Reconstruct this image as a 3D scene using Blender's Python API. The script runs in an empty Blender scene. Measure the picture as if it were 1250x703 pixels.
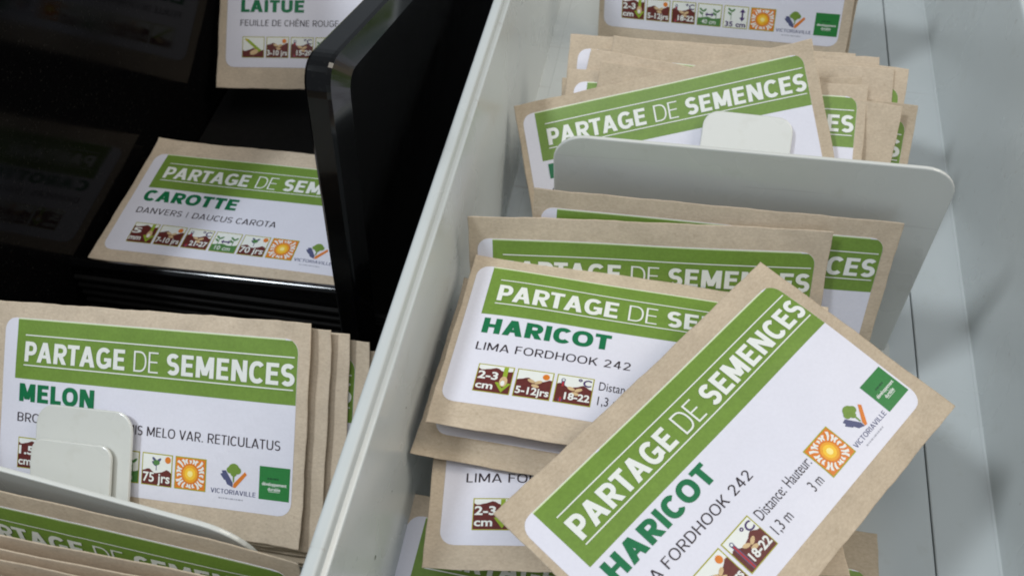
import bpy, math, random
from mathutils import Vector, Matrix
R_=math.radians
MM=0.001
SC=bpy.context.scene; COL=SC.collection
OZ=300.0                      # the shelf lies at z = 0 (working heights are mm below the lens)

# ------------------------------------------------------------------ camera
cd=bpy.data.cameras.new('camera'); cam=bpy.data.objects.new('camera',cd); COL.objects.link(cam)
cd.sensor_width=36; cd.lens=1150/1250*36; cd.clip_start=.005; cd.clip_end=20
m=Matrix(((0.98267,-0.14547,0.11490,0),(0.18537,0.77114,-0.60908,0),(0,0.61982,0.78474,OZ*MM),(0,0,0,1)))
cam.matrix_world=m
cd.dof.use_dof=True; cd.dof.focus_distance=.275; cd.dof.aperture_fstop=26
SC.camera=cam; SC.cycles.filter_width=1.9
# ------------------------------------------------------------------ light
w=bpy.data.worlds.new('World'); SC.world=w; w.use_nodes=True
bg=w.node_tree.nodes['Background']; bg.inputs[0].default_value=(.82,.91,1,1); bg.inputs[1].default_value=.29
def lamp(name,pos,target,size,power,col,size_y=None):
    l=bpy.data.lights.new(name,'AREA'); l.energy=power; l.color=col; l.shape='RECTANGLE'; l.size=size; l.size_y=size_y or size
    o=bpy.data.objects.new(name,l); COL.objects.link(o); o.location=pos
    o.rotation_euler=(Vector(target)-Vector(pos)).to_track_quat('-Z','Y').to_euler(); return o
T=Vector((0,.19,.08)); kd=Vector((-.54,-.20,.81)).normalized()
lamp('ceiling_or_fill_light',T+kd*1.8,T,.24,14.5,(.86,.93,1))
lamp('ceiling_or_fill_light',T+Vector((.75,.25,.85)).normalized()*2.0,T,.9,19,(1,.92,.80))
lamp('ceiling_or_fill_light',T+Vector((-.05,-.28,1)).normalized()*2.2,T,1.0,13,(.96,.975,1))  # overhead fill, added to brighten the left bins and spare the upright plates
SC.view_settings.view_transform='Standard'; SC.view_settings.look='None'
SC.view_settings.exposure=-.22; SC.view_settings.gamma=1

# ------------------------------------------------------------------ materials
def lin(c):
    return tuple(((x/255)/12.92 if x/255<=.04045 else ((x/255+.055)/1.055)**2.4) for x in c)+(1,)
def mat(name,col,rough=.5,spec=.5,coat=0,lincol=False):
    m=bpy.data.materials.new(name); m.use_nodes=True; b=m.node_tree.nodes['Principled BSDF']
    b.inputs['Base Color'].default_value=col if lincol else lin(col)
    b.inputs['Roughness'].default_value=rough; b.inputs['Specular IOR Level'].default_value=spec
    b.inputs['Coat Weight'].default_value=coat; b.inputs['Coat Roughness'].default_value=.12
    return m,m.node_tree,b
def N(nt,t,**k):
    n=nt.nodes.new(t)
    for a,v in k.items():
        if a in n.inputs: n.inputs[a].default_value=v
        else: setattr(n,a,v)
    return n
def noise(nt,scale,detail=3,rough=.6,vec=None):
    n=N(nt,'ShaderNodeTexNoise'); n.inputs['Scale'].default_value=scale; n.inputs['Detail'].default_value=detail; n.inputs['Roughness'].default_value=rough
    if vec is None:
        tc=N(nt,'ShaderNodeTexCoord'); vec=tc.outputs['Object']
    nt.links.new(vec,n.inputs['Vector']); return n
def ramp(nt,src,stops):
    r=N(nt,'ShaderNodeValToRGB'); e=r.color_ramp.elements
    while len(e)<len(stops): e.new(.5)
    for i,(p,c) in enumerate(stops): e[i].position=p; e[i].color=c
    nt.links.new(src,r.inputs[0]); return r
def mix(nt,a,b,fac,mode='MIX'):
    n=N(nt,'ShaderNodeMix',data_type='RGBA',blend_type=mode)
    for s,v in ((0,fac),(6,a),(7,b)):
        if hasattr(v,'links') or hasattr(v,'is_linked'): nt.links.new(v,n.inputs[s])
        else: n.inputs[s].default_value=v
    return n.outputs[2]
def bump(nt,b,src,strength,dist):
    n=N(nt,'ShaderNodeBump'); n.inputs['Strength'].default_value=strength; n.inputs['Distance'].default_value=dist
    nt.links.new(src,n.inputs['Height']); nt.links.new(n.outputs[0],b.inputs['Normal'])

def kraft():
    m,nt,b=mat('kraft_paper',(176,150,122),.85,.25)
    oi=N(nt,'ShaderNodeObjectInfo'); tc=N(nt,'ShaderNodeTexCoord')
    add=N(nt,'ShaderNodeVectorMath',operation='ADD'); nt.links.new(tc.outputs['Object'],add.inputs[0])
    mu=N(nt,'ShaderNodeMath',operation='MULTIPLY'); mu.inputs[1].default_value=3; nt.links.new(oi.outputs['Random'],mu.inputs[0]); nt.links.new(mu.outputs[0],add.inputs[1])
    v=add.outputs[0]
    st=N(nt,'ShaderNodeMapping'); st.inputs['Scale'].default_value=(.6,1,1); nt.links.new(v,st.inputs['Vector'])
    f=noise(nt,1500,3,.7,st.outputs[0]); l=noise(nt,130,4,.6,v); g=noise(nt,700,2,.5,v); big=noise(nt,28,2,.5,v)
    a,bb=(.54,.44,.325,1),(.655,.55,.42,1)
    c=ramp(nt,f.outputs[0],((.3,a),(.7,bb))).outputs[0]
    c=mix(nt,c,ramp(nt,l.outputs[0],((.3,(.90,.895,.89,1)),(.7,(1.05,1.045,1.04,1)))).outputs[0],1.0,'MULTIPLY')
    c=mix(nt,c,ramp(nt,g.outputs[0],((.64,(1,1,1,1)),(.78,(.80,.77,.74,1)))).outputs[0],.7,'MULTIPLY')
    c=mix(nt,c,ramp(nt,big.outputs[0],((.3,(.92,.92,.91,1)),(.7,(1.05,1.05,1.05,1)))).outputs[0],1.0,'MULTIPLY')
    c=mix(nt,c,ramp(nt,oi.outputs['Random'],((0,(.93,.92,.90,1)),(1,(1.06,1.06,1.07,1)))).outputs[0],1.0,'MULTIPLY')
    nt.links.new(c,b.inputs['Base Color']); dn=noise(nt,55,2,.5,v); ad=N(nt,'ShaderNodeMath',operation='MULTIPLY_ADD'); nt.links.new(dn.outputs[0],ad.inputs[0]); ad.inputs[1].default_value=5; nt.links.new(f.outputs[0],ad.inputs[2])
    bump(nt,b,ad.outputs[0],.3,.00012); return m
def paper(name,col,rough=.38,var=.03,bs=.04):
    m,nt,b=mat(name,col,rough,.4)
    n=noise(nt,1100,2,.6); lo=noise(nt,90,2,.5)
    c=mix(nt,lin(col),ramp(nt,n.outputs[0],((.3,(1-var*2,)*3+(1,)),(.7,(1+var,)*3+(1,)))).outputs[0],1.0,'MULTIPLY')
    c=mix(nt,c,ramp(nt,lo.outputs[0],((.3,(1-var,)*3+(1,)),(.7,(1+var,)*3+(1,)))).outputs[0],1.0,'MULTIPLY')
    nt.links.new(c,b.inputs['Base Color'])
    dn=noise(nt,48,2,.5); ad=N(nt,'ShaderNodeMath',operation='MULTIPLY_ADD'); nt.links.new(dn.outputs[0],ad.inputs[0]); ad.inputs[1].default_value=14; nt.links.new(n.outputs[0],ad.inputs[2])
    bump(nt,b,ad.outputs[0],bs*2,.0001); return m
M={}
M['kraft']=kraft()
M['white']=paper('label_paper',(229,228,238),.42,.012)
M['band']=paper('print_green',(118,149,62),.42,.05)
M['ink_white']=paper('print_white',(236,238,232),.45,.01)
M['pale']=paper('print_pale_line',(214,228,180),.45,.01)
M['title']=paper('print_dark_green',(22,116,72),.42,.05)
M['black']=paper('print_black',(48,36,42),.45,.05)
M['brown']=paper('print_brown',(104,46,42),.45,.08)
M['olive']=paper('print_olive',(172,168,40),.45,.05)
M['lime']=paper('print_lime',(150,176,50),.45,.06)
M['tan']=paper('print_tan',(216,186,140),.45,.06)
M['orange']=paper('print_orange',(224,128,44),.45,.04)
M['yellow']=paper('print_yellow',(248,200,60),.45,.03)
M['amber']=paper('print_amber',(238,166,44),.45,.04)
M['pyellow']=paper('print_pale_yellow',(255,238,150),.45,.03)
M['red']=paper('print_red',(176,50,58),.45,.05)
M['violet']=paper('print_violet',(70,44,104),.45,.05)
M['leaf']=paper('print_leaf',(84,132,72),.45,.06)
M['square']=paper('print_square_green',(44,128,62),.45,.04)
M['sqd']=paper('print_square_dark',(30,84,50),.45,.04)
M['slate']=paper('print_slate',(84,88,124),.45,.04)
M['grey']=paper('print_grey',(176,176,186),.45,.04)
def painted(name,col,chips=True):
    m,nt,b=mat(name,col,.28,.5,.25)
    a=noise(nt,22,3,.55); s=noise(nt,420,2,.5); d=noise(nt,95,3,.65)
    c=mix(nt,lin(col),ramp(nt,a.outputs[0],((.3,(.96,.96,.955,1)),(.7,(1.02,1.02,1.02,1)))).outputs[0],1.0,'MULTIPLY')
    c=mix(nt,c,ramp(nt,d.outputs[0],((.60,(1,1,1,1)),(.78,(.90,.89,.86,1)))).outputs[0],.7,'MULTIPLY')
    if chips:
        k=noise(nt,260,1,.4); c=mix(nt,c,(.03,.025,.02,1),ramp(nt,k.outputs[0],((.825,(0,0,0,1)),(.835,(1,1,1,1)))).outputs[0])
    nt.links.new(c,b.inputs['Base Color'])
    r=ramp(nt,a.outputs[0],((.3,(.22,)*3+(1,)),(.7,(.36,)*3+(1,)))); nt.links.new(r.outputs[0],b.inputs['Roughness'])
    tc=N(nt,'ShaderNodeTexCoord'); mp=N(nt,'ShaderNodeMapping'); mp.inputs['Scale'].default_value=(12,260,260); mp.inputs['Rotation'].default_value=(0,.5,.4); nt.links.new(tc.outputs['Object'],mp.inputs['Vector'])
    sc=noise(nt,1,2,.5,mp.outputs[0]); c=mix(nt,c,(.42,.40,.37,1),ramp(nt,sc.outputs[0],((.70,(0,0,0,1)),(.76,(.45,.45,.45,1)))).outputs[0]); nt.links.new(c,b.inputs['Base Color'])
    bump(nt,b,s.outputs[0],.12,.0001); return m
M['tray']=painted('white_enamel_paint',(204,209,208))
M['plate']=painted('grey_enamel_paint',(216,217,211))
def gloss():
    m,nt,b=mat('glossy_black_plastic',(10,10,12),.09,.42)
    a=noise(nt,40,4,.6); r=ramp(nt,a.outputs[0],((.3,(.05,)*3+(1,)),(.75,(.17,)*3+(1,)))); nt.links.new(r.outputs[0],b.inputs['Roughness'])
    s=noise(nt,900,2,.6); c=mix(nt,(.0028,.0027,.0030,1),(.02,.019,.017,1),ramp(nt,s.outputs[0],((.62,(0,0,0,1)),(.8,(1,1,1,1)))).outputs[0]); nt.links.new(c,b.inputs['Base Color'])
    return m
M['gloss']=gloss()
M['gloss_wall']=M['gloss'].copy(); M['gloss_wall'].name='smoky_black_acrylic'; M['gloss_wall'].node_tree.nodes['Principled BSDF'].inputs['Specular IOR Level'].default_value=.5; M['gloss_wall'].node_tree.nodes['Principled BSDF'].inputs['IOR'].default_value=1.15
def satin():
    m,nt,b=mat('black_plastic',(14,14,15),.42,.18)
    s=noise(nt,500,3,.6); bump(nt,b,s.outputs[0],.2,.0002)
    c=mix(nt,(.004,.004,.004,1),(.012,.011,.010,1),s.outputs[0]); nt.links.new(c,b.inputs['Base Color']); return m
M['satin']=satin(); M['matte']=M['satin'].copy(); M['matte'].name='matte_black_plastic'; M['matte'].node_tree.nodes['Principled BSDF'].inputs['Roughness'].default_value=.75; M['matte'].node_tree.nodes['Principled BSDF'].inputs['Specular IOR Level'].default_value=.12
def shelf():
    m,nt,b=mat('dark_laminate',(30,28,27),.5,.4); s=noise(nt,60,4,.6)
    c=mix(nt,(.01,.009,.008,1),(.03,.026,.022,1),s.outputs[0]); nt.links.new(c,b.inputs['Base Color']); return m
M['shelf']=shelf()

# ------------------------------------------------------------------ object helpers
def link_mesh(name,verts,faces,mats,parent=None,fmat=None,smooth=False,mw=None):
    me=bpy.data.meshes.new(name); me.from_pydata(verts,[],faces)
    for mm in (mats if isinstance(mats,(list,tuple)) else [mats]): me.materials.append(mm)
    if fmat: me.polygons.foreach_set('material_index',fmat)
    if smooth: me.polygons.foreach_set('use_smooth',[True]*len(me.polygons))
    me.validate(); me.update()
    o=bpy.data.objects.new(name,me); COL.objects.link(o)
    if parent: o.parent=parent
    if mw is not None: o.matrix_world=mw
    return o
def empty(name,loc=(0,0,0),mw=None):
    o=bpy.data.objects.new(name,None); o.empty_display_size=.01; COL.objects.link(o)
    if mw is not None: o.matrix_world=mw
    else: o.location=loc
    return o
def tag(o,label=None,cat=None,group=None,kind=None):
    if label: o['label']=label
    if cat: o['category']=cat
    if group: o['group']=group
    if kind: o['kind']=kind
    return o
def V3(x,y,z): return (x*MM,y*MM,(z+OZ)*MM)      # working mm -> world metres

def solid(name,outline,t,mt,frame,parent,bev=.25,seg=2):
    """a sheet cut to an outline (mm, in the plane of frame) with real thickness and eased edges"""
    n=len(outline); cx=sum(p[0] for p in outline)/n; cy=sum(p[1] for p in outline)/n
    # inward offset for bevel rings
    def off(d):
        out=[]
        for i in range(n):
            a,b,c=outline[i-1],outline[i],outline[(i+1)%n]
            e1=Vector((b[0]-a[0],b[1]-a[1])).normalized(); e2=Vector((c[0]-b[0],c[1]-b[1])).normalized()
            nn=Vector((-(e1.y+e2.y),e1.x+e2.x)); L=nn.length or 1; nn/=L
            k=1/max(.5,(nn.x*-e1.y+nn.y*e1.x)); out.append((b[0]+nn.x*d*k,b[1]+nn.y*d*k))
        return out
    area=sum(outline[i-1][0]*outline[i][1]-outline[i][0]*outline[i-1][1] for i in range(n))
    sgn=1 if area>0 else -1
    rings=[]
    for j in range(seg+1):
        a=j/seg*math.pi/2; rings.append((bev*(1-math.sin(a)),-t/2+bev*(1-math.cos(a))))
    rings=rings+[(r,-z) for r,z in reversed(rings)]
    vs=[];fs=[]
    for r,z in rings:
        vs+=[(x*MM,y*MM,z*MM) for x,y in off(r*sgn)]
    for j in range(len(rings)-1):
        for i in range(n):
            a=j*n+i;b=j*n+(i+1)%n
            fs.append((a,b,b+n,a+n) if sgn>0 else (b,a,a+n,b+n))
    top=list(range((len(rings)-1)*n,len(rings)*n)); bot=list(range(n))
    fs.append(tuple(top) if sgn>0 else tuple(reversed(top))); fs.append(tuple(reversed(bot)) if sgn>0 else tuple(bot))
    o=link_mesh(name,vs,fs,mt,parent); o.matrix_world=frame; return o
def frame(o,x,y):
    x=Vector(x).normalized(); y=Vector(y); y=(y-x*y.dot(x)).normalized(); z=x.cross(y)
    m=Matrix((x,y,z)).transposed().to_4x4(); m.translation=Vector(V3(*o)); return m
def rrect(x0,y0,x1,y1,r,n=8,corners=(1,1,1,1)):
    out=[]
    for (cx,cy,a0,k) in ((x1-r,y1-r,0,0),(x0+r,y1-r,90,1),(x0+r,y0+r,180,2),(x1-r,y0+r,270,3)):
        if corners[k]:
            for i in range(n+1):
                a=R_(a0+90*i/n); out.append((cx+r*math.cos(a),cy+r*math.sin(a)))
        else: out.append(((x1,y1),(x0,y1),(x0,y0),(x1,y0))[k])
    return out
def extrude(name,prof,y0,y1,mt,parent,smooth=False,kind=None):
    """profile in X,Z (working mm) swept along Y"""
    n=len(prof); st=24; vs=[];fs=[]
    for j in range(st+1):
        y=y0+(y1-y0)*j/st; vs+=[V3(x,y,z) for x,z in prof]
    for j in range(st):
        for i in range(n):
            a=j*n+i;b=j*n+(i+1)%n; fs.append((a,a+n,b+n,b))
    fs.append(tuple(range(n))); fs.append(tuple(reversed(range(st*n,(st+1)*n))))
    o=link_mesh(name,vs,fs,mt,parent,smooth=smooth); return o
def fillet(pts,rs,n=5):
    out=[]
    for i,p in enumerate(pts):
        r=rs[i]
        if not r: out.append(p); continue
        P=Vector(p);a=(Vector(pts[i-1])-P).normalized();b=(Vector(pts[(i+1)%len(pts)])-P).normalized()
        ang=a.angle(b); d=r/math.tan(ang/2); A=P+a*d;B=P+b*d
        for k in range(n+1):
            t=k/n; q=(1-t)**2*A+2*t*(1-t)*P+t*t*B; out.append((q.x,q.y))
    return out

# ------------------------------------------------------------------ lettering: strokes of one printed ink
def sup(a,p=2.35):
    c,s=math.cos(a),math.sin(a); return math.copysign(abs(c)**(2/p),c),math.copysign(abs(s)**(2/p),s)
def strip(pts,w,closed=False):
    n=len(pts); L=[];Rr=[]
    for i in range(n):
        if closed: a=pts[(i-1)%n];c=pts[(i+1)%n]
        else: a=pts[max(0,i-1)];c=pts[min(n-1,i+1)]
        b=pts[i]
        e1=Vector((b[0]-a[0],b[1]-a[1])); e2=Vector((c[0]-b[0],c[1]-b[1]))
        if e1.length<1e-9:e1=e2
        if e2.length<1e-9:e2=e1
        e1.normalize();e2.normalize(); t=(e1+e2); t.normalize(); nn=Vector((-t.y,t.x)); k=1/max(.6,nn.x*-e1.y+nn.y*e1.x)
        L.append((b[0]+nn.x*w/2*k,b[1]+nn.y*w/2*k)); Rr.append((b[0]-nn.x*w/2*k,b[1]-nn.y*w/2*k))
    out=[]
    for i in range(n if closed else n-1):
        j=(i+1)%n; out.append([Rr[i],Rr[j],L[j],L[i]])
    return out
def glyph(ch,w):
    """list of strokes; each stroke a list of polygons, cap height 1; returns strokes, advance width"""
    t=w/2; hv=w*1.06; hw=w*.88
    q=lambda x0,y0,x1,y1:[[(x0,y0),(x1,y0),(x1,y1),(x0,y1)]]
    def para(x0,y0,x1,y1,h): return [[(x0-h/2,y0),(x0+h/2,y0),(x1+h/2,y1),(x1-h/2,y1)]]
    def arc(cx,cy,rx,ry,a0,a1,n=18,p=2.35):
        return [(cx+rx*sup(R_(a0+(a1-a0)*i/n),p)[0],cy+ry*sup(R_(a0+(a1-a0)*i/n),p)[1]) for i in range(n+1)]
    b=max(0,(w-.1))*.9     # bold letters are wider
    if ch==' ': return [],.26
    if ch in 'I|1' :
        if ch=='1': return [q(.16+b*.3,0,.16+b*.3+w,1),para(.02+w*.6,.76,.16+b*.3+w*.5,.99,w)],.42+b*.4
        if ch=='|': return [q(0.1,-.05,.1+w*.6,1.05)],.2+w*.6
        return [q(0,0,w,1)],w
    W={'A':.72,'B':.6,'C':.66,'D':.66,'E':.5,'F':.48,'G':.7,'H':.64,'K':.62,'L':.46,'M':.80,'N':.67,'O':.74,'P':.56,'R':.6,'S':.54,'T':.54,'U':.63,'V':.68,'X':.64,'Q':.74,'0':.56,'2':.52,'3':.52,'4':.56,'5':.52,'7':.5,'8':.54,'.':.1,'-':.3,'Ê':.5,'É':.5,'Z':.55,'J':.45}.get(ch,.6)+b
    s=[]
    if ch in 'EÊÉFL':
        s=[q(0,0,hv,1)]
        if ch!='F': s.append(q(hv*.9,0,W,hw))
        if ch!='L': s+= [q(hv*.9,1-hw,W,1),q(hv*.9,.5-hw/2+.02,W*.92,.5+hw/2+.02)]
        if ch=='Ê': s+=[para(W*.5-.16,1.1,W*.5,1.25,w),para(W*.5+.16,1.1,W*.5,1.25,w)]
        if ch=='É': s+=[para(W*.5-.06,1.1,W*.5+.08,1.28,w)]
    elif ch=='H': s=[q(0,0,hv,1),q(W-hv,0,W,1),q(hv*.9,.5-hw/2,W-hv*.9,.5+hw/2)]
    elif ch=='T': s=[q(W/2-hv/2,0,W/2+hv/2,1-hw*.9),q(0,1-hw,W,1)]
    elif ch=='A':
        h=w*1.12; s=[para(h/2,0,W/2-w*.04,1,h),para(W-h/2,0,W/2+w*.04,1,h),q(W*.22,.22,W*.78,.22+hw*.9)]
    elif ch=='V': h=w*1.12; s=[para(W/2-w*.04,0,h/2,1,h),para(W/2+w*.04,0,W-h/2,1,h)]
    elif ch=='N': s=[q(0,0,hv,1),q(W-hv,0,W,1),para(W-hv*.6,0,hv*.6,1,w*1.2)]
    elif ch=='M': s=[q(0,0,hv,1),q(W-hv,0,W,1),para(W/2,.12,hv*.62,1,w*1.15),para(W/2,.12,W-hv*.62,1,w*1.15)]
    elif ch=='K': s=[q(0,0,hv,1),para(hv*.9,.36,W-w*.6,1,w*1.25),para(W-w*.62,0,W*.42,.58,w*1.25)]
    elif ch=='X': s=[para(w*.6,0,W-w*.6,1,w*1.2),para(W-w*.6,0,w*.6,1,w*1.2)]
    elif ch in 'O0': s=[strip(arc(W/2,.5,W/2-t,.5-t*.85,0,360,30)[:-1],w,True)]
    elif ch=='Q': s=[strip(arc(W/2,.5,W/2-t,.5-t,0,360,30)[:-1],w,True)]
    elif ch=='D': s=[q(0,0,hv,1),strip([(hv*.9,t)]+arc(W*.42,.5,W*.58-t,.5-t,-90,90,20)+[(hv*.9,1-t)],w)]
    elif ch=='C': s=[strip(arc(W/2,.5,W/2-t,.5-t*.85,42,318,26),w)]
    elif ch=='G': s=[strip(arc(W/2,.5,W/2-t,.5-t*.85,42,322,26),w),q(W-hv,.10,W,.52),q(W*.52,.52-hw*.95,W-hv*.9,.52)]
    elif ch in 'PR':
        m=.42 if ch=='P' else .45
        s=[q(0,0,hv,1),strip([(hv*.9,m)]+arc(W*.5,(m+1-t)/2,W*.5-t,(1-t-m)/2,-90,90,14)+[(hv*.9,1-t)],w*.95)]
        if ch=='R': s.append(para(W-w*.56,0,W*.48,m,w*1.15))
    elif ch=='B': s=[q(0,0,hv,1)]+[strip([(hv*.9,a)]+arc(W*.5,(a+c)/2,W*.5-t,(c-a)/2,-90,90,12)+[(hv*.9,c)],w*.95) for a,c in ((t,.5),(.5,1-t))]
    elif ch=='S':
        ry=(.5-t*.85)/2; s=[strip(arc(W/2,.5+ry,W/2-t,ry,32,270,20,2.15)+arc(W/2,.5-ry,W/2-t,ry,90,-148,20,2.15)[1:],w)]
    elif ch=='U': s=[strip([(t,1)]+arc(W/2,.34,W/2-t,.34-t*.9,180,360,16)+[(W-t,1)],w)]
    elif ch=='8': s=[strip(arc(W/2,.26,W/2-t,.26-t,0,360,20)[:-1],w,True),strip(arc(W/2,.74,W/2-t*1.2,.24-t,0,360,20)[:-1],w,True)]
    elif ch=='3': ry=(.5-t)/2; s=[strip(arc(W/2,.5+ry,W/2-t,ry,150,-90,16,2),w),strip(arc(W/2,.5-ry,W/2-t,ry,90,-150,16,2),w)]
    elif ch=='2': s=[strip(arc(W/2,.70,W/2-t,.30-t,165,-30,14,2)+[(t*1.2,t*1.2)],w),q(0,0,W,hw)]
    elif ch=='5': s=[q(.06,1-hw,W*.92,1),q(.06,.48,.06+w*.9,1-hw*.9),strip(arc(W/2,.32,W/2-t,.32-t,118,-150,16,2),w)]
    elif ch=='4': s=[q(W*.62,0,W*.62+w,1),para(w*.6,.26,W*.62+w*.4,1,w*1.2),q(.02,.22,W,.22+hw)]
    elif ch=='7': s=[q(0,1-hw,W,1),para(W*.25,0,W-w*.6,1-hw*.5,w*1.15)]
    elif ch=='.': s=[q(0,0,w*1.05,w*1.05)]; W=w
    elif ch=='-': s=[q(0.02,.38,W,.38+hw)]
    elif ch=='/': s=[para(0,0,.3,1,w)]
    else: s=[q(0,0,W,1)]
    return s,W
class Ink:
    """print on a label: flat ink shapes in label mm (x right, y down), each on its own hair-thin layer"""
    def __init__(s,lift=2.2): s.lift=lift; s.v=[];s.f=[];s.m=[];s.mats=[]
    def mi(s,mn):
        if mn not in s.mats: s.mats.append(mn)
        return s.mats.index(mn)
    def poly(s,pts,mn,z):
        k=len(s.v); s.v+=[(p[0],p[1],z) for p in pts]; s.f.append(tuple(range(k,k+len(pts)))); s.m.append(s.mi(mn))
    def fan(s,c,pts,mn,z):
        k=len(s.v); s.v.append((c[0],c[1],z)); s.v+=[(p[0],p[1],z) for p in pts]; n=len(pts)
        for i in range(n): s.f.append((k,k+1+i,k+1+(i+1)%n)); s.m.append(s.mi(mn))
    def grid(s,fx0,fx1,y0,y1,nx,ys,mn,z):
        if isinstance(ys,int): ys=[y0+(y1-y0)*i/ys for i in range(ys+1)]
        k=len(s.v)
        for y in ys:
            a,b=fx0(y),fx1(y); s.v+=[(a+(b-a)*i/nx,y,z) for i in range(nx+1)]
        for j in range(len(ys)-1):
            for i in range(nx):
                a=k+j*(nx+1)+i; s.f.append((a,a+nx+1,a+nx+2,a+1)); s.m.append(s.mi(mn))
    def rect(s,x0,y0,x1,y1,mn,z,n=None):
        n=n or max(1,int((x1-x0)/2.5)); s.grid(lambda y:x0,lambda y:x1,y0,y1,n,max(1,int((y1-y0)/2.5)),mn,z)
    def text(s,parts,x0,x1,base,cap,mn,z,track=.10,space=.26):
        """parts: [(string, weight)]; fitted between x0 and x1"""
        g=[];adv=0;prev=None
        Rd=set('CGODQSPRUB');Ld=set('CGOQS')
        for st,w in parts:
            for ch in st:
                q,W=glyph(ch,w); W=space if ch==' ' else W
                if prev:
                    kk=track
                    if prev in 'CGODQSP': kk-=.03
                    if prev=='C': kk-=.06
                    if ch in 'CGOQS': kk-=.03
                    if prev in 'ATVLR': kk-=.03
                    if ch in 'ATV': kk-=.03
                    if (prev+ch) in ('AT','TA','AV','VA','PA','LT','LA','RT'): kk-=.04
                    adv+=kk
                g.append((q,adv)); adv+=W; prev=ch
        sx=(x1-x0)/adv; k=0
        for q,a in g:
            for stroke in q:
                k+=1; zz=z+.0012*(k%4)
                for p in stroke: s.poly([(x0+(a+u)*sx,base-v*cap) for u,v in p],mn,zz)
    def build(s,name,parent,surf,lx,ly,smooth=True):
        vs=[]
        for x,y,z in s.v:
            X=lx+x-54; Y=31.75-(ly+y); vs.append((X*MM,Y*MM,(surf(X,Y)+z*s.lift)*MM))
        # label y runs down, so flip the winding to face outwards
        fs=[]
        for f in s.f:
            a,b,c=[s.v[i] for i in f[:3]]
            ar=sum(s.v[f[i-1]][0]*s.v[f[i]][1]-s.v[f[i]][0]*s.v[f[i-1]][1] for i in range(len(f)))
            fs.append(f if ar<0 else tuple(reversed(f)))
        return link_mesh(name,vs,fs,[M[x] for x in s.mats],parent,fmat=s.m,smooth=False)

# small lower-case lettering with the built-in font
_font={}
def small_text(ink,body,x0,x1,base,cap,mn,z,offset=0,rot=None):
    key=(body,offset)
    if key not in _font:
        c=bpy.data.curves.new('t','FONT'); c.body=body; c.offset=offset; c.resolution_u=3; c.size=1
        o=bpy.data.objects.new('t',c); COL.objects.link(o); dg=bpy.context.evaluated_depsgraph_get(); dg.update()
        me=o.evaluated_get(dg).to_mesh(); vs=[(v.co.x,v.co.y) for v in me.vertices]; fs=[tuple(p.vertices) for p in me.polygons]
        o.evaluated_get(dg).to_mesh_clear(); bpy.data.objects.remove(o); bpy.data.curves.remove(c); _font[key]=(vs,fs)
    vs,fs=_font[key]; a=min(v[0] for v in vs); b=max(v[0] for v in vs); k=len(ink.v); sx=(x1-x0)/(b-a)
    capf=.70
    ink.v+=[(x0+(v[0]-a)*sx,base-v[1]/capf*cap,z) for v in vs]
    for f in fs: ink.f.append(tuple(k+i for i in f)); ink.m.append(ink.mi(mn))
def ell(cx,cy,rx,ry,n=14,rot=0):
    c,s=math.cos(R_(rot)),math.sin(R_(rot)); return [(cx+rx*math.cos(2*math.pi*i/n)*c-ry*math.sin(2*math.pi*i/n)*s,cy+rx*math.cos(2*math.pi*i/n)*s+ry*math.sin(2*math.pi*i/n)*c) for i in range(n)]
IY,IW,IH,IP,IX=36.5,10.4,9.45,11.3,8.3
LW,LH,BH,BX=101.6,50.2,18.6,4.8
def ground(ink,x,y,mn,z,lvl=.42,amp=.05,seed=0):
    W=IW-.5;n=12
    pts=[(x+.25+W*i/n,y+IH*(lvl+amp*math.sin(i*.8+seed)+amp*.3*math.sin(i*1.7+seed*2))) for i in range(n+1)]
    yb=y+IH-.25
    for i in range(n):
        (xa,ya),(xb,yc)=pts[i],pts[i+1]
        for k in range(3):
            f0,f1=k/3,(k+1)/3; ink.poly([(xa,ya+(yb-ya)*f0),(xb,yc+(yb-yc)*f0),(xb,yc+(yb-yc)*f1),(xa,ya+(yb-ya)*f1)],mn,z)
def frame_icon(ink,x,y,fill='ink_white',line='olive',lw=.32):
    ink.rect(x,y,x+IW,y+IH,line,.03,4); ink.rect(x+lw,y+lw,x+IW-lw,y+IH-lw,fill,.042,4)
def seeds(ink,x,y,z,k=3):
    for a,b,r in ((.42,.40,20),(.62,.42,-25),(.55,.56,10))[:k]:
        ink.fan((x+IW*a,y+IH*b),ell(x+IW*a,y+IH*b,1.15,.55,10,r),'tan',z)
def plant(ink,x,y,h,z,mn='leaf'):
    ink.poly([(x-.12,y),(x+.12,y),(x+.1,y-h),(x-.1,y-h)],mn,z)
    for sx,ky in ((-1,.95),(1,.9),(-1,.55)):
        ink.fan((x+sx*.95,y-h*ky-.35),ell(x+sx*.75,y-h*ky-.35,1.0,.42,10,-40 if sx>0 else 40),mn,z+.002)
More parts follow.
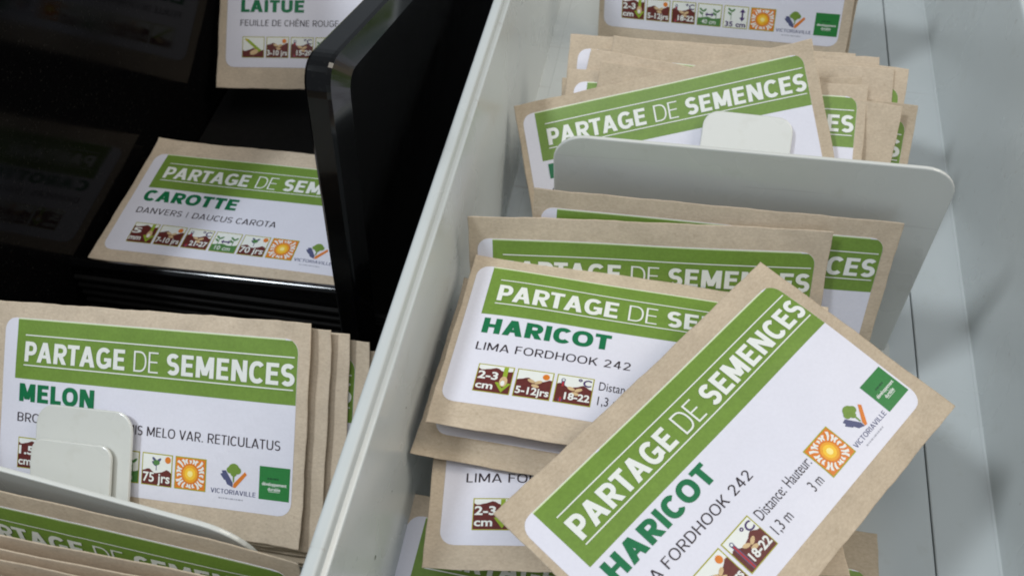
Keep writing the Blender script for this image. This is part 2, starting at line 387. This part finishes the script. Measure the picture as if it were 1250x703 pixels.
def pictogram(parent,surf,lx,ly,i,kind,txt,ix):
    ink=Ink(); x=ix+i*IP; y=IY
    if kind=='depth':
        frame_icon(ink,x,y); ground(ink,x,y,'brown',.055,.16,.05,i)
        ink.poly([(x+IW*.72,y+.4),(x+IW*.84,y+.4),(x+IW*.84,y+IH*.45),(x+IW*.72,y+IH*.45)],'lime',.065)
        ink.poly([(x+IW*.55,y+IH*.62),(x+IW*.64,y+IH*.60),(x+IW*.77,y+IH*.80),(x+IW*.77,y+IH*.95)],'lime',.067)
        ink.poly([(x+IW*.77,y+IH*.80),(x+IW*.90,y+IH*.60),(x+IW*.98,y+IH*.62),(x+IW*.77,y+IH*.95)],'lime',.068)
        ink.fan((x+IW*.77,y+IH*.56),ell(x+IW*.77,y+IH*.56,1.15,1.75,14),'tan',.075)
        ink.fan((x+IW*.76,y+IH*.62),ell(x+IW*.76,y+IH*.62,.6,.9,10),'ink_white',.08)
        a,b=txt
        small_text(ink,a,x+.5,x+IW*.6 if len(a)>1 else x+IW*.4,y+IH*.53,2.5,'ink_white',.09,.03)
        small_text(ink,b,x+.5,x+IW*.52,y+IH*.88,2.3,'ink_white',.09,.025)
    elif kind=='surface':
        frame_icon(ink,x,y); ground(ink,x,y,'brown',.055,.62,.06,i)
        for k in range(5):
            ax=x+1+k*1.2; ink.poly([(x+1.0+k*.3,y+1.2+k*.2),(x+1.7+k*.3,y+.8+k*.1),(x+IW-3.2+k*.5,y+IH*.48+k*.4),(x+IW-4.0+k*.4,y+IH*.60+k*.3)],'yellow' if k%2 else 'lime',.06+k*.003)
        ink.fan((x+IW*.55,y+IH*.74),ell(x+IW*.55,y+IH*.74,2.1,1.1,12,-20),'tan',.08)
    elif kind=='sprout':
        frame_icon(ink,x,y); ground(ink,x,y,'brown',.055,.36,.06,2); seeds(ink,x,y,.07)
        ink.fan((x+IW*.8,y+IH*.2),ell(x+IW*.8,y+IH*.2,1.0,1.0,14),'orange',.065)
        small_text(ink,txt,x+.5,x+IW-.5,y+IH*.88,2.3,'ink_white',.09,.025)
    elif kind=='temp':
        frame_icon(ink,x,y); ground(ink,x,y,'brown',.055,.38,.06,4); seeds(ink,x,y+.7,.07,3)
        ink.poly([(x+1.4,y+IH*.2),(x+2.4,y+IH*.2),(x+2.4,y+IH-.4),(x+1.4,y+IH-.4)],'slate',.062)
        ink.poly([(x+1.62,y+IH*.22),(x+2.18,y+IH*.22),(x+2.18,y+IH-.4),(x+1.62,y+IH-.4)],'red',.066)
        ink.fan((x+1.9,y+IH*.2),ell(x+1.9,y+IH*.2,.6,.6),'slate',.07); ink.fan((x+1.9,y+IH*.2),ell(x+1.9,y+IH*.2,.35,.35),'ink_white',.075)
        small_text(ink,'°C',x+IW*.58,x+IW*.94,y+IH*.33,2.2,'violet',.09,.02)
        small_text(ink,txt,x+IW*.27,x+IW-.5,y+IH*.86,2.2,'ink_white',.09,.03)
    elif kind=='space':
        frame_icon(ink,x,y); ground(ink,x,y,'leaf',.055,.62,.03,1); plant(ink,x+2.3,y+IH*.68,3.6,.065); plant(ink,x+IW-2.3,y+IH*.68,3.6,.065)
        c=y+IH*.48; ink.poly([(x+4,c-.3),(x+6.4,c-.3),(x+6.4,c+.3),(x+4,c+.3)],'violet',.07)
        ink.poly([(x+3.3,c),(x+4.3,c-.9),(x+4.3,c+.9)],'violet',.074); ink.poly([(x+7.1,c),(x+6.1,c-.9),(x+6.1,c+.9)],'violet',.074)
        small_text(ink,txt,x+2,x+IW-2.2,y+IH*.9,1.9,'ink_white',.09,.01)
    elif kind=='height':
        frame_icon(ink,x,y); plant(ink,x+3.2,y+IH*.62,4,.065); cx=x+IW*.76
        ink.poly([(cx-.35,y+2.2),(cx+.35,y+2.2),(cx+.35,y+5),(cx-.35,y+5)],'violet',.07)
        ink.poly([(cx,y+.9),(cx+1.2,y+2.5),(cx-1.2,y+2.5)],'violet',.074); ink.poly([(cx,y+6.3),(cx-1.2,y+4.7),(cx+1.2,y+4.7)],'violet',.074)
        small_text(ink,txt,x+.9,x+IW-.8,y+IH*.92,2.1,'violet',.09,.02)
    elif kind=='days':
        frame_icon(ink,x,y); ground(ink,x,y,'brown',.055,.55,.06,3); plant(ink,x+IW*.48,y+IH*.52,2.9,.065,'slate')
        ink.fan((x+IW*.48,y+IH*.28),ell(x+IW*.48,y+IH*.28,1.1,.8),'leaf',.075)
        ink.fan((x+IW*.85,y+IH*.17),ell(x+IW*.85,y+IH*.17,1.0,1.0,14),'orange',.065)
        small_text(ink,txt,x+.6,x+IW-.6,y+IH*.88,2.7,'ink_white',.09,.02)
    elif kind=='sun':
        frame_icon(ink,x,y,'orange'); cx,cy=x+IW/2,y+IH/2
        for k in range(22):
            a=2*math.pi*k/22+.1; c,s=math.cos(a),math.sin(a)
            lim=min((IW/2-.45)/max(abs(c),1e-3),(IH/2-.45)/max(abs(s),1e-3)); lim=min(lim,5.6)*(.97 if k%2 else .92)
            r0=3.0; w0=.2; w1=.42; p=lambda r,ww:(cx+r*c-ww*s,cy+r*s+ww*c)
            bb=.25*(1 if k%3 else -1)
            ink.poly([p(r0,-w0),p((r0+lim)/2,-(w0+w1)/2+bb),p(lim,-w1),p(lim,w1),p((r0+lim)/2,(w0+w1)/2+bb),p(r0,w0)],'ink_white',.055)
        for r,mn,z in ((2.85,'orange',.062),(2.5,'amber',.065),(1.8,'yellow',.068),(.9,'pyellow',.074)): ink.fan((cx,cy),ell(cx,cy,r,r,24),mn,z)
    o=ink.build('pictogram',parent,surf,lx,ly); return o
def town_logo(parent,surf,lx,ly,cx=83.2):
    ink=Ink(); y=IY+.2
    ink.poly([(cx-3.9,y+2.4),(cx-2.6,y+2.2),(cx-.2,y+5.6),(cx-.2,y+6.9),(cx-2.0,y+6.2)],'slate',.03)
    ink.poly([(cx-4.3,y+3.4),(cx-3.2,y+2.9),(cx-2.2,y+5.0),(cx-3.0,y+5.0)],'slate',.034)
    ink.poly([(cx+.1,y+5.8),(cx+3.6,y+2.1),(cx+4.2,y+2.9),(cx+.7,y+7.0),(cx-.1,y+6.9)],'orange',.038)
    for ax,ay,r in ((0,1.6,1.75),(-1.2,2.0,1.1),(1.2,2.0,1.15),(0,2.9,1.0)): ink.fan((cx+ax,y+ay),ell(cx+ax,y+ay,r,r*.9,14),'band',.045+r*.004)
    ink.poly([(cx-.25,y+3.4),(cx+.3,y+3.4),(cx+.2,y+5.4),(cx-.15,y+5.4)],'band',.06)
    ink.text([('VICTORIAVILLE',.13)],cx-7.2,cx+7.2,y+9.0,1.35,'slate',.03,.16)
    xx=cx-4.6
    for k,wd in enumerate((.9,.35,.5,1.1,.3,1.2,.4,.6,1.1,.5)):
        ink.rect(xx,y+10.1,xx+wd*.8,y+10.5,'grey',.03,1); xx+=wd*.8+.25
    ink.build('town_logo',parent,surf,lx,ly)
def square_logo(parent,surf,lx,ly):
    ink=Ink(); x0,x1=91.4,100.9
    ink.rect(x0,IY,x1,IY+IH,'square',.03)
    small_text(ink,'développement',x0+.9,x1-.9,IY+5.35,.95,'ink_white',.05,.02)
    small_text(ink,'durable',x0+2.8,x1-2.8,IY+6.75,.95,'ink_white',.05,.02)
    xx=x0+2.6
    for wd in (.7,.9,.35,1.0,.6): ink.rect(xx,IY+3.1,xx+wd*.75,IY+3.6,'sqd',.05,1); xx+=wd*.75+.2
    ink.rect(x0+3.0,IY+7.0,x1-3.0,IY+7.12,'ink_white',.05,1)
    ink.build('square_logo',parent,surf,lx,ly)

# ------------------------------------------------------------------ seed packets
def rotm(psi,tau,lean,phi):
    B=Matrix(((1,0,0),(0,0,-1),(0,1,0)))
    return (Matrix.Rotation(R_(psi),3,'Z')@Matrix.Rotation(R_(tau),3,'Y')@Matrix.Rotation(R_(-lean),3,'X')@B@Matrix.Rotation(R_(phi),3,'Z'))
ICO={
 'lima':[('depth',('2-3','cm')),('sprout','5-12jrs'),('temp','18-22')],
 'melon':[('depth',('1.5','cm')),('sprout','4-10jrs'),('temp','21-32'),('space','60 cm'),('days','75 jrs'),('sun','')],
 'carotte':[('depth',('5','mm')),('sprout','7-10 jrs'),('temp','21-27'),('space','10 cm'),('days','70 jrs'),('sun','')],
 'laitue':[('surface',''),('sprout','3-10 jrs'),('temp','15-20'),('space','25 cm'),('days','50 jrs'),('sun','')],
 'bush':[('depth',('2-3','cm')),('sprout','5-12jrs'),('temp','18-22'),('space','40 cm'),('height','35 cm'),('sun','')],
}
TXT={
 'lima':(('HARICOT',6.3,44.0),[('LIMA FORDHOOK 242',6.0,50.5)]),
 'melon':(('MELON',6.9,34.4),[('BRODÉ',6.6,20.5),('CUCUMIS MELO VAR. RETICULATUS',36.5,97.5)]),
 'carotte':(('CAROTTE',5.2,44.5),[('DANVERS | DAUCUS CAROTA',5.6,63.5)]),
 'laitue':(('LAITUE',6.6,35.8),[('FEUILLE DE CHÊNE ROUGE',6.6,52)]),
 'radish':(('RADIS',6.6,32.0),[('CHERRY BELLE',6.6,38)]),
 'bush':(('HARICOT',6.3,44.0),[('NAIN',6.6,16)]),
}
def label_edges(y):
    r=4.0
    d=0 if r<=y<=LH-r else (r-y if y<r else y-(LH-r))
    k=r-math.sqrt(max(0,r*r-d*d)); return k
LY=[0,.25,.6,1.1,1.8,2.8,4]+[4+(LH-8)*i/14 for i in range(1,14)]+[LH-4,LH-2.8,LH-1.8,LH-1.1,LH-.6,LH-.25,LH]
PK={}
def packet(q,label,design=None,level=3,thick=1.6,curl=(0,0,0),seed=0,group=None,plab=None,ix=None,bow=0,cat='seed packet'):
    """q: centre x,y,z (working mm), yaw, tilt, lean, in-plane turn, label offset x,y"""
    rnd=random.Random(seed); ph=[rnd.uniform(0,6.28) for _ in range(6)]; am=[rnd.uniform(.6,1.2) for _ in range(3)]
    mw=rotm(*q[3:7]).to_4x4(); mw.translation=Vector(V3(*q[:3]))
    e=empty('seed_packet',mw=mw); tag(e,label,cat,group or 'seed packets in kraft envelopes')
    cu,cv,cs=curl
    def base(X,Y):
        u,v=X/54,Y/31.75
        return cu*u*u+cv*v*v+cs*u*v+bow*u*u*u+.16*am[0]*math.sin(u*3.1+ph[0])*math.sin(v*2.3+ph[1])+.09*am[1]*math.sin(u*6.3+ph[2]+v*2)+.05*math.sin(v*7+ph[3]+u*3)
    def th(X,Y):
        u,v=min(1,abs(X/54)),min(1,abs(Y/31.75)); return .12+thick*.5*((1-u**5)*(1-v**4))*(1+.25*math.sin(X*.07+ph[4])*math.sin(Y*.11+ph[5]))
    cr=[(rnd.uniform(-45,45),rnd.uniform(-25,25),rnd.uniform(0,3.14),rnd.uniform(-.16,.16),rnd.uniform(1.8,3.2)) for _ in range(4)]
    ear=[rnd.uniform(-.4,1.5) for _ in range(4)]
    base0=base
    def base(X,Y):
        h=base0(X,Y)
        for cx,cy,a,d_,w_ in cr:
            t=(X-cx)*math.sin(a)-(Y-cy)*math.cos(a); l=(X-cx)*math.cos(a)+(Y-cy)*math.sin(a); h+=d_*math.exp(-(t/w_)**2-(l/22)**2)
        k=(0 if X<0 else 1)+(0 if Y<0 else 2); h+=ear[k]*max(0,abs(X)/54+abs(Y)/31.75-1.45)**2*3
        return h
    surf=lambda X,Y: base(X,Y)+th(X,Y)
    back=lambda X,Y: base(X,Y)-th(X,Y)
    nx,ny=40,24; vs=[];fs=[]
    us=[-54,-53.6,-52.8]+[-52+104*i/(nx-6) for i in range(nx-5)]+[52.8,53.6,54]; vv=[-31.75,-31.4,-30.7]+[-30+60*i/(ny-6) for i in range(ny-5)]+[30.7,31.4,31.75]
    nx=len(us)-1;ny=len(vv)-1
    jit=lambda a: .10*math.sin(a*.31+ph[2])+.06*math.sin(a*.9+ph[0])
    for fn in (surf,back):
        for Y in vv:
            for X in us:
                xx=X+(jit(Y) if abs(X)>53 else 0); yy=Y+(jit(X) if abs(Y)>31 else 0)
                vs.append((xx*MM,yy*MM,fn(X,Y)*MM))
    n=(nx+1)*(ny+1)
    for j in range(ny):
        for i in range(nx):
            a=j*(nx+1)+i; fs.append((a,a+1,a+nx+2,a+nx+1)); fs.append((n+a,n+a+nx+1,n+a+nx+2,n+a+1))
    for i in range(nx):
        a=i; fs.append((n+a,n+a+1,a+1,a)); a=ny*(nx+1)+i; fs.append((a,a+1,n+a+1,n+a))
    for j in range(ny):
        a=j*(nx+1); fs.append((a,a+nx+1,n+a+nx+1,n+a)); a+=nx; fs.append((n+a,n+a+nx+1,a+nx+1,a))
    link_mesh('envelope',vs,fs,M['kraft'],e,smooth=True)
    if design is None: return e
    lx,ly=q[7],q[8]
    ink=Ink(1); ink.grid(label_edges,lambda y:LW-label_edges(y),0,LH,60,LY,'white',.11)
    # the cut edge of the sticker
    k=len(ink.v); ring=[(label_edges(y),y) for y in LY]+[(LW-label_edges(y),y) for y in reversed(LY)]
    for i in range(len(ring)):
        a,b=ring[i],ring[(i+1)%len(ring)]
        if (Vector(a)-Vector(b)).length>20: 
            seg=16
        else: seg=1
        for s_ in range(seg):
            p=[a[0]+(b[0]-a[0])*s_/seg,a[1]+(b[1]-a[1])*s_/seg]; r=[a[0]+(b[0]-a[0])*(s_+1)/seg,a[1]+(b[1]-a[1])*(s_+1)/seg]
            kk=len(ink.v); ink.v+=[(p[0],p[1],.11),(r[0],r[1],.11),(r[0],r[1],.0),(p[0],p[1],.0)]; ink.f.append((kk,kk+1,kk+2,kk+3)); ink.m.append(0)
    lab=ink.build('label',e,surf,lx,ly); 
    if plab: tag(lab,plab)
    s2=lambda X,Y: surf(X,Y)+.11
    ink=Ink(1.2); yy=[.45]+[y for y in LY if .5<y<BH-.3]+[BH]
    ink.grid(lambda y:BX,lambda y:LW-label_edges(y)-.05,0,0,56,yy,'band',.022); ink.build('green_band',lab,s2,lx,ly)
    ink=Ink(1.2); ink.rect(BX,.12,LW-4.2,.45,'pale',.02,30); ink.build('pale_edge_line',lab,s2,lx,ly)
    if level<1: return e
    ink=Ink()
    for y in (4.95,14.15): ink.rect(8.0,y,LW-.9,y+.34,'ink_white',.075,40)
    ink.text([('PARTAGE',.21),(' ',.1),('DE',.08),(' ',.1),('SEMENCES',.21)],8.2,LW-.6,13.2,6.15,'ink_white',.08,.135,.20)
    ink.build('heading',lab,s2,lx,ly)
    if level<2: return e
    (t,a,b),subs=TXT[design]
    ink=Ink(); ink.text([(t,.245)],a,b,25.5,5.5,'title',.05,.13); ink.build('crop_name',lab,s2,lx,ly)
    ink=Ink()
    for t,a,b in subs: ink.text([(t,.11)],a,b,31.7,2.75,'black',.05,.17,.16)
    if design=='lima':
        for body,x0,x1,yb in (('Distance:',42.8,53.2,IY+3.5),('1,3 m',43.0,49.3,IY+8.4),('Hauteur:',54.6,64.0,IY+3.5),('3 m',58.4,62.4,IY+8.4)):
            small_text(ink,body,x0,x1,yb,2.9,'black',.05,-.004)
    ink.build('variety_name',lab,s2,lx,ly)
    if level<3: return e
    ixx=IX if ix is None else ix
    for i,(kd_,tx) in enumerate(ICO[design]): pictogram(lab,s2,lx,ly,i,kd_,tx,ixx)
    if design=='lima': pictogram(lab,s2,lx,ly,5,'sun','',ixx)
    town_logo(lab,s2,lx,ly); square_logo(lab,s2,lx,ly)
    return e

# ------------------------------------------------------------------ setting
def slab(name,x0,x1,y0,y1,z0,z1,mt,parent=None):
    o=solid(name,[(x0,y0),(x1,y0),(x1,y1),(x0,y1)],z1-z0,mt,frame((0,0,(z0+z1)/2),(1,0,0),(0,1,0)),parent,min(.4,(z1-z0)*.3)); return o
tag(slab('shelf',-700,700,-300,900,-320,-300,M['shelf']),kind='structure')

# white tray on the right
tr=empty('metal_tray',V3(35,230,-300)); tag(tr,'long white enamelled metal tray holding the loose bean packets','tray')
def keep(o,parent):
    mw=o.matrix_world.copy(); o.parent=parent; o.matrix_parent_inverse=parent.matrix_world.inverted() if False else Matrix.Identity(4)
    o.matrix_world=mw; return o
bpy.context.view_layer.update()
def ext(name,prof,y0,y1,mt,parent,**k):
    o=extrude(name,prof,y0,y1,mt,None,**k); o.parent=parent; o.matrix_parent_inverse=parent.matrix_world.inverted(); return o
prof=fillet([(-60,-300),(-60,-199.2),(-56.6,-199.2),(-56.1,-201.4),(-54.6,-202.2),(-48.6,-270),(-44,-270.02),(-44,-300)],[0,1.3,1.3,.5,.8,.8,0,0],5)
ext('side_wall',prof,-80,560,M['tray'],tr)
prof=fillet([(121.5,-300),(121.5,-270.02),(122.5,-270),(124.0,-203),(124.2,-199.6),(128.6,-199.6),(128.6,-300)],[0,0,.45,1.2,1.3,1.2,0],5)
ext('side_wall',prof,-80,560,M['tray'],tr)
ext('floor_panel',[(-43.95,-270),(102.8,-270),(103.05,-270.3),(103.05,-272),(-43.95,-272)],-80,560,M['tray'],tr)
ext('floor_panel',[(103.55,-272),(103.55,-270.3),(103.8,-270),(121.45,-270),(121.45,-272)],-80,560,M['tray'],tr)

def place(o,parent):
    o.parent=parent; o.matrix_parent_inverse=parent.matrix_world.inverted(); return o
def solid_in(name,outline,t,mt,fr,parent,bev=.25):
    o=solid(name,outline,t,mt,fr,None,bev); mw=fr
    o.parent=parent; o.matrix_parent_inverse=Matrix.Identity(4); o.matrix_basis=parent.matrix_world.inverted()@mw; return o

# upper divider in the right tray
dv=empty('file_divider',V3(33,207,-270)); bpy.context.view_layer.update()
tag(dv,'big grey metal divider plate with rounded corners standing across the right tray','divider')
solid_in('plate',rrect(-24.8,0,90,85,10,8,(1,1,0,0)),1.3,M['plate'],frame((2.4,206.3,-273.2),(1,.0,.05),(0,0,1)),dv,.4)
solid_in('foot',[(-20,0),(94,0),(94,11),(-20,11)],1.0,M['plate'],frame((0,198,-269.4),(1,0,0),(0,1,0)),dv,.3)
solid_in('support_tab',rrect(0,-58,31,0,5.5,6,(1,1,0,0)),1.1,M['plate'],frame((19.6,264.2,-222.4),(.995,-.03,.045),(-.03,.80,.60)),dv,.35)

# black organiser on the left
og=empty('display_organiser',V3(-140,260,-300)); bpy.context.view_layer.update()
tag(og,'glossy black plastic display organiser with tall side walls around the carrot packets','organiser')
def yz(name,pts,x0,x1,mt,bev=.6):   # outline in (Y,Z)
    return solid_in(name,[(y,z) for y,z in pts],x1-x0,mt,frame(((x0+x1)/2,0,0),(0,1,0),(0,0,1)),og,bev)
yz('left_wall',fillet([(20,-299),(460,-299),(460,-125),(232,-152),(150,-222),(20,-242)],[0,0,0,14,14,0]),-203.5,-200.5,M['gloss_wall'])
solid_in('base',[(-200,60),(-57,60),(-57,470),(-200,470)],3,M['satin'],frame((0,0,-297.4),(1,0,0),(0,1,0)),og,.5)
out=fillet([(170,-299),(188,-159.5),(480,-251),(480,-299)],[0,8,8,0],8)
yz('side_panel',out,-86.6,-85.0,M['gloss'])
# thick rim running round the front and top edge of the side panel
def inset(pts,d):
    return pts
rim_o=fillet([(168,-299),(186.2,-157.5),(482,-249),(482,-299)],[0,9,8,0],9)
rim_i=fillet([(177.5,-299),(195,-167.5),(476,-255),(476,-299)],[0,6,6,0],9)
def rimmesh(o_,i_,x0,x1,name):
    n=len(o_); vs=[];fs=[]
    ch=.8
    for x,ins in ((x0,ch),(x0+ch,0),(x1-ch-2.4,0),(x1-2.2,ch)):
        for p,q in zip(o_,i_):
            d=Vector((q[0]-p[0],q[1]-p[1])); L=d.length or 1; d/=L
            vs.append(V3(x,p[0]+d.x*ins,p[1]+d.y*ins))
        for p,q in zip(o_,i_):
            d=Vector((p[0]-q[0],p[1]-q[1])); L=d.length or 1; d/=L
            vs.append(V3(x+(2.2 if x>x0+2 else 0),q[0]+d.x*ins,q[1]+d.y*ins))
    for r in range(3):
        for s_ in (0,1):
            for k in range(n-1):
                a=r*2*n+s_*n+k; b=a+2*n; fs.append((a,b,b+1,a+1) if s_ else (a,a+1,b+1,b))
    for r,fl in ((0,1),(3,0)):
        for k in range(n-1):
            a=r*2*n+k; b=a+n; fs.append((a,b,b+1,a+1) if fl else (a,a+1,b+1,b))
    o=link_mesh(name,vs,fs,M['gloss'],None,smooth=False); o.parent=og; o.matrix_parent_inverse=og.matrix_world.inverted(); return o
rimmesh(rim_o,rim_i,-92,-82.4,'panel_rim')
yz('side_panel',fillet([(20,-299),(20,-262),(200,-262),(200,-299)],[0,3,3,0],5),-62.5,-60.2,M['satin'])
# cross wall with the lip and shallow ribs shaped to imitate reflections of packet tops
prof=fillet([(187.2,-299),(187.2,-266.5),(189,-265.2),(191.2,-266.5),(191.2,-299)],[0,.8,1,.8,0],3)
def xsweep(name,prof,x0,x1,z0dz,mt):
    n=len(prof);st=10;vs=[];fs=[]
    for j in range(st+1):
        x=x0+(x1-x0)*j/st; vs+=[V3(x,y,z+z0dz*j/st if z>-290 else z) for y,z in prof]
    for j in range(st):
        for i in range(n):
            a=j*n+i;b=j*n+(i+1)%n; fs.append((a,b,b+n,a+n))
    fs.append(tuple(reversed(range(n)))); fs.append(tuple(range(st*n,(st+1)*n)))
    o=link_mesh(name,vs,fs,mt,None); o.parent=og; o.matrix_parent_inverse=og.matrix_world.inverted(); return o
xsweep('front_lip',prof,-200.4,-93,7.5,M['gloss'])
for k in range(5):
    z=-271-k*4.4
    xsweep('reflection_rib',[(186.9,z),(185.6,z-.6),(185.6,z-1.8),(186.9,z-2.4)],-200.4,-64,5,M['matte'])
xsweep('front_lip',[(187.0,-298),(187.0,-272),(190.5,-272),(190.5,-298)],-85,-66.6,0,M['satin'])

# white divider of the lower-left bin
d2=empty('file_divider',V3(-135,84,-296)); bpy.context.view_layer.update()
tag(d2,'white metal divider with rounded corner in front of the melon packet','divider')
solid_in('plate',rrect(-58,0,57,84.5,13,8,(1,1,0,0)),1.3,M['plate'],frame((-135,83.7,-296),(1,-.082,0),(0,0,1)),d2,.4)
solid_in('foot',[(-58,0),(64,0),(64,22),(-58,22)],1.0,M['plate'],frame((-127.5,84.5,-295.4),(1,-.05,0),(.05,1,0)),d2,.3)

Mq=(-134.02,120.36,-243.35,-3.39,-9.32,50.44,1.86,2.9,4.89)
RM=rotm(*Mq[3:7]); mx,my,mz=RM.col[0],RM.col[1],RM.col[2]
def mframe(o): return frame(o,mx,my)
solid_in('support_tab',rrect(0,-34,34,0,6,6,(1,1,0,0)),1.1,M['plate'],mframe((-168.6,120.4,-245.4)),d2,.35)
solid_in('support_tab',rrect(0,-30,28.6,0,4,6,(1,1,0,0)),1.1,M['plate'],mframe((-167.6,111.2,-250.0)),d2,.35)

# ------------------------------------------------------------------ packets
HG='bean packets heaped in the right tray'; RG='packets leaning behind the upper divider'; MG='melon packets stacked behind the top one'
FG='packets filed in front of the lower-left divider'; KG='packets stacked under the carrot packet'
packet((33.97,121.10,-211.70,1.31,3.96,86.85,54.94,2.03,6.24),'kraft HARICOT LIMA FORDHOOK 242 seed packet lying diagonally on top of the heap','lima',curl=(1.2,-.5,.3),seed=3,group=HG,thick=3.0)
packet((7.05,154.34,-223.60,.12,-.63,93.5,-.91,2.08,5.53),'kraft HARICOT seed packet lying flat, half under the diagonal one, its name readable','lima',curl=(-.2,.1,-.8),seed=5,group=HG,thick=2.6)
packet((3.82,148.68,-230.4,-.93,-3.34,89.01,-.22,4.41,5.79),'kraft packet of which only the bottom edge shows under the flat HARICOT packet','lima',2,curl=(.4,.2,.5),seed=8,group=HG,thick=1.8)
packet((8.56,126.97,-235.2,1.41,-2.40,92.56,7.44,3.76,6.55),'kraft bean packet in shade under the pile, showing LIMA and 2-3 cm','lima',curl=(.5,.6,0),seed=11,group=HG,thick=1.6)
packet((1.48,82.45,-254.3,.02,.08,86.53,-1.15,1.78,6.06),'lowest kraft packet at the left wall of the tray, only its left end showing','lima',1,curl=(.4,.3,0),seed=13,group=HG)
packet((30,100,-262.4,0,0,89,.5,3,12),'kraft packet at the bottom of the heap, its corner showing beside the groove','lima',1,curl=(.2,.2,.2),seed=17,group=HG)
packet((26,96,-266.6,0,0,90,-4,3,8),'kraft packet lying on the tray floor under the whole heap','lima',0,seed=19,group=HG,thick=1.2)
packet((24.47,188.44,-232.96,2.4,.89,20.36,1.66,2.56,5.66),'kraft packet standing against the front of the grey divider plate','lima',curl=(-.3,.2,.4),seed=23,group=HG,thick=1.8)
packet((6.96,181.92,-238.08,1.75,.76,23.79,5.24,2.68,7.28),'kraft packet standing upright behind the heap, heading PARTAGE DE SEMENCES mostly visible','lima',curl=(.5,.3,.2),seed=29,group=HG,thick=2)
# behind the divider
packet((11.65,252.70,-237.34,-4.73,-2.56,52.66,20.72,2.35,4.16),'tilted kraft packet right behind the grey divider, rising to the right','radish',2,curl=(.6,.3,.4),seed=31,group=RG,thick=2)
packet((22.45,256.4,-239.5,-7.88,-2.59,58,6.96,3.22,4.70),'kraft packet behind the tilted one with ES of its heading showing','lima',1,seed=37,group=RG,thick=1.2)
packet((32.2,256.9,-242.7,-6.48,-1.74,49.5,.90,2.70,5.50),'kraft packet third from the front behind the divider, showing only its plain margin',None,1,seed=41,group=RG,thick=1.2)
packet((39.37,258.0,-244.6,-4.34,-.83,50.1,2.17,3.35,5.79),'rightmost kraft packet behind the divider, final S of its heading showing','lima',1,seed=43,group=RG,thick=1.2)
packet((23.13,260.10,-244.35,-4.72,-.99,50.04,9.13,2.70,5.50),'kraft packet whose top left corner pokes out above the tilted packet','lima',0,seed=47,group=RG,thick=1.2)
packet((26.5,263.6,-244.6,-4.8,-1.03,50.3,-1.5,2.70,5.50),'kraft packet in the rear bundle turned slightly clockwise',None,0,seed=53,group=RG,thick=1.2)
packet((33.0,271.9,-243.4,-4.92,-1.08,50.08,5.0,2.63,4.98),'plain kraft packet face showing no label in the middle of the rear bundle',None,seed=60,group=RG,thick=1.2)
packet((28.7,275.3,-243.5,-4.92,-1.08,50.08,6.83,2.63,4.98),'kraft packet near the back of the rear bundle, white label corner showing','lima',0,seed=59,group=RG,thick=1.2)
packet((21.9,280.1,-244.1,2,2,52,3.03,3.57,5.28),'hindmost kraft packet at the left of the rear bundle','lima',0,seed=61,group=RG,thick=1.2)
packet((36.9,272.4,-239.9,-2.05,.20,51.43,1.68,4.06,7.64),'kraft packet at the back right of the rear bundle, green band in a thin strip','lima',0,seed=67,group=RG,thick=1.2)
packet((23.12,360.63,-232.34,-11.31,-1.38,18.63,6.79,2.44,5.65),'farthest packet in the right tray with a full row of pictograms, cut by the frame','bush',curl=(.3,.2,.2),seed=71,group=RG,thick=1.8)
packet((24.8,365.2,-231.5,-11.31,-1.38,18.63,6.4,2.44,5.65),'plain kraft packet directly behind the farthest pictogram packet',None,seed=73,group=RG)
# left bins
packet(Mq,'kraft MELON seed packet leaning behind the white metal tabs at lower left','melon',curl=(.4,.3,.3),seed=79,group='melon packets',ix=7.4,thick=2)
c0=Vector(Mq[:3])
words=['second','third','fourth','fifth','sixth']
for i in range(5):
    k=i+1; c=c0+mx*(4.9*k if k<3 else 4.9*3+3.9*(k-3))-my*(1.4*k+ (2.0 if k>3 else 0))-mz*(2.35*k)
    packet((c.x,c.y,c.z)+Mq[3:6]+(Mq[6]+(.3 if i%2 else -.3),)+((1.26,4.9) if k!=3 else (2.2,4.9)),'kraft packet showing only its right edge, %s of the melon stack counted from the front'%words[i],'melon' if k==3 else None,1,seed=83+i,group=MG,thick=1.2)
packet((-143.04,223.71,-264.0,-.08,-4.37,88.39,-1.36,3.16,8.19),'kraft CAROTTE DANVERS seed packet lying flat in the black organiser','carotte',curl=(.2,.2,.2),seed=89,thick=1.4,group='carrot packets')
for i in range(5):
    packet((-143.2+.5*math.sin(i*2),223.2-.3*i,-268.2-3.6*i,-.08,-4.3+.6*i,88.6,-1.0+.4*math.sin(i),3.2,8),'kraft packet stacked %s under the CAROTTE packet, hidden but for its edges'%['first','second','third','fourth','fifth'][i],None,seed=97+i,group=KG,thick=1.4)
packet((-143.2,333.87,-255.55,.04,.13,50.91,5.96,3.97,3.91),'kraft LAITUE seed packet leaning at the back of the black organiser','laitue',curl=(.2,.2,.2),seed=101,thick=1.8,group='lettuce packets',ix=7.8)
# front-left file
packet((-117.78,71.5,-245.6,-4,0,14,2.7,2.7,5.5),'kraft packet standing closest to the white divider, green heading seen from above','melon',1,curl=(.3,.1,0),seed=103,group=FG)
for i,(y,z,x) in enumerate(((66.5,-245,-121),(63.6,-245.6,-123),(60.8,-245.2,-120),(57.7,-246,-124),(54.8,-245.6,-122),(51.8,-246,-121))):
    packet((x,y-2.5,z,-1+.5*math.sin(i*2),0,9,1.2+.4*math.cos(i*3),2.7,5.5),'kraft packet standing in the lower-left file, %s from the divider'%['second','third','fourth','fifth','sixth','seventh'][i],None,0,seed=107+i,group=FG,thick=1.2)
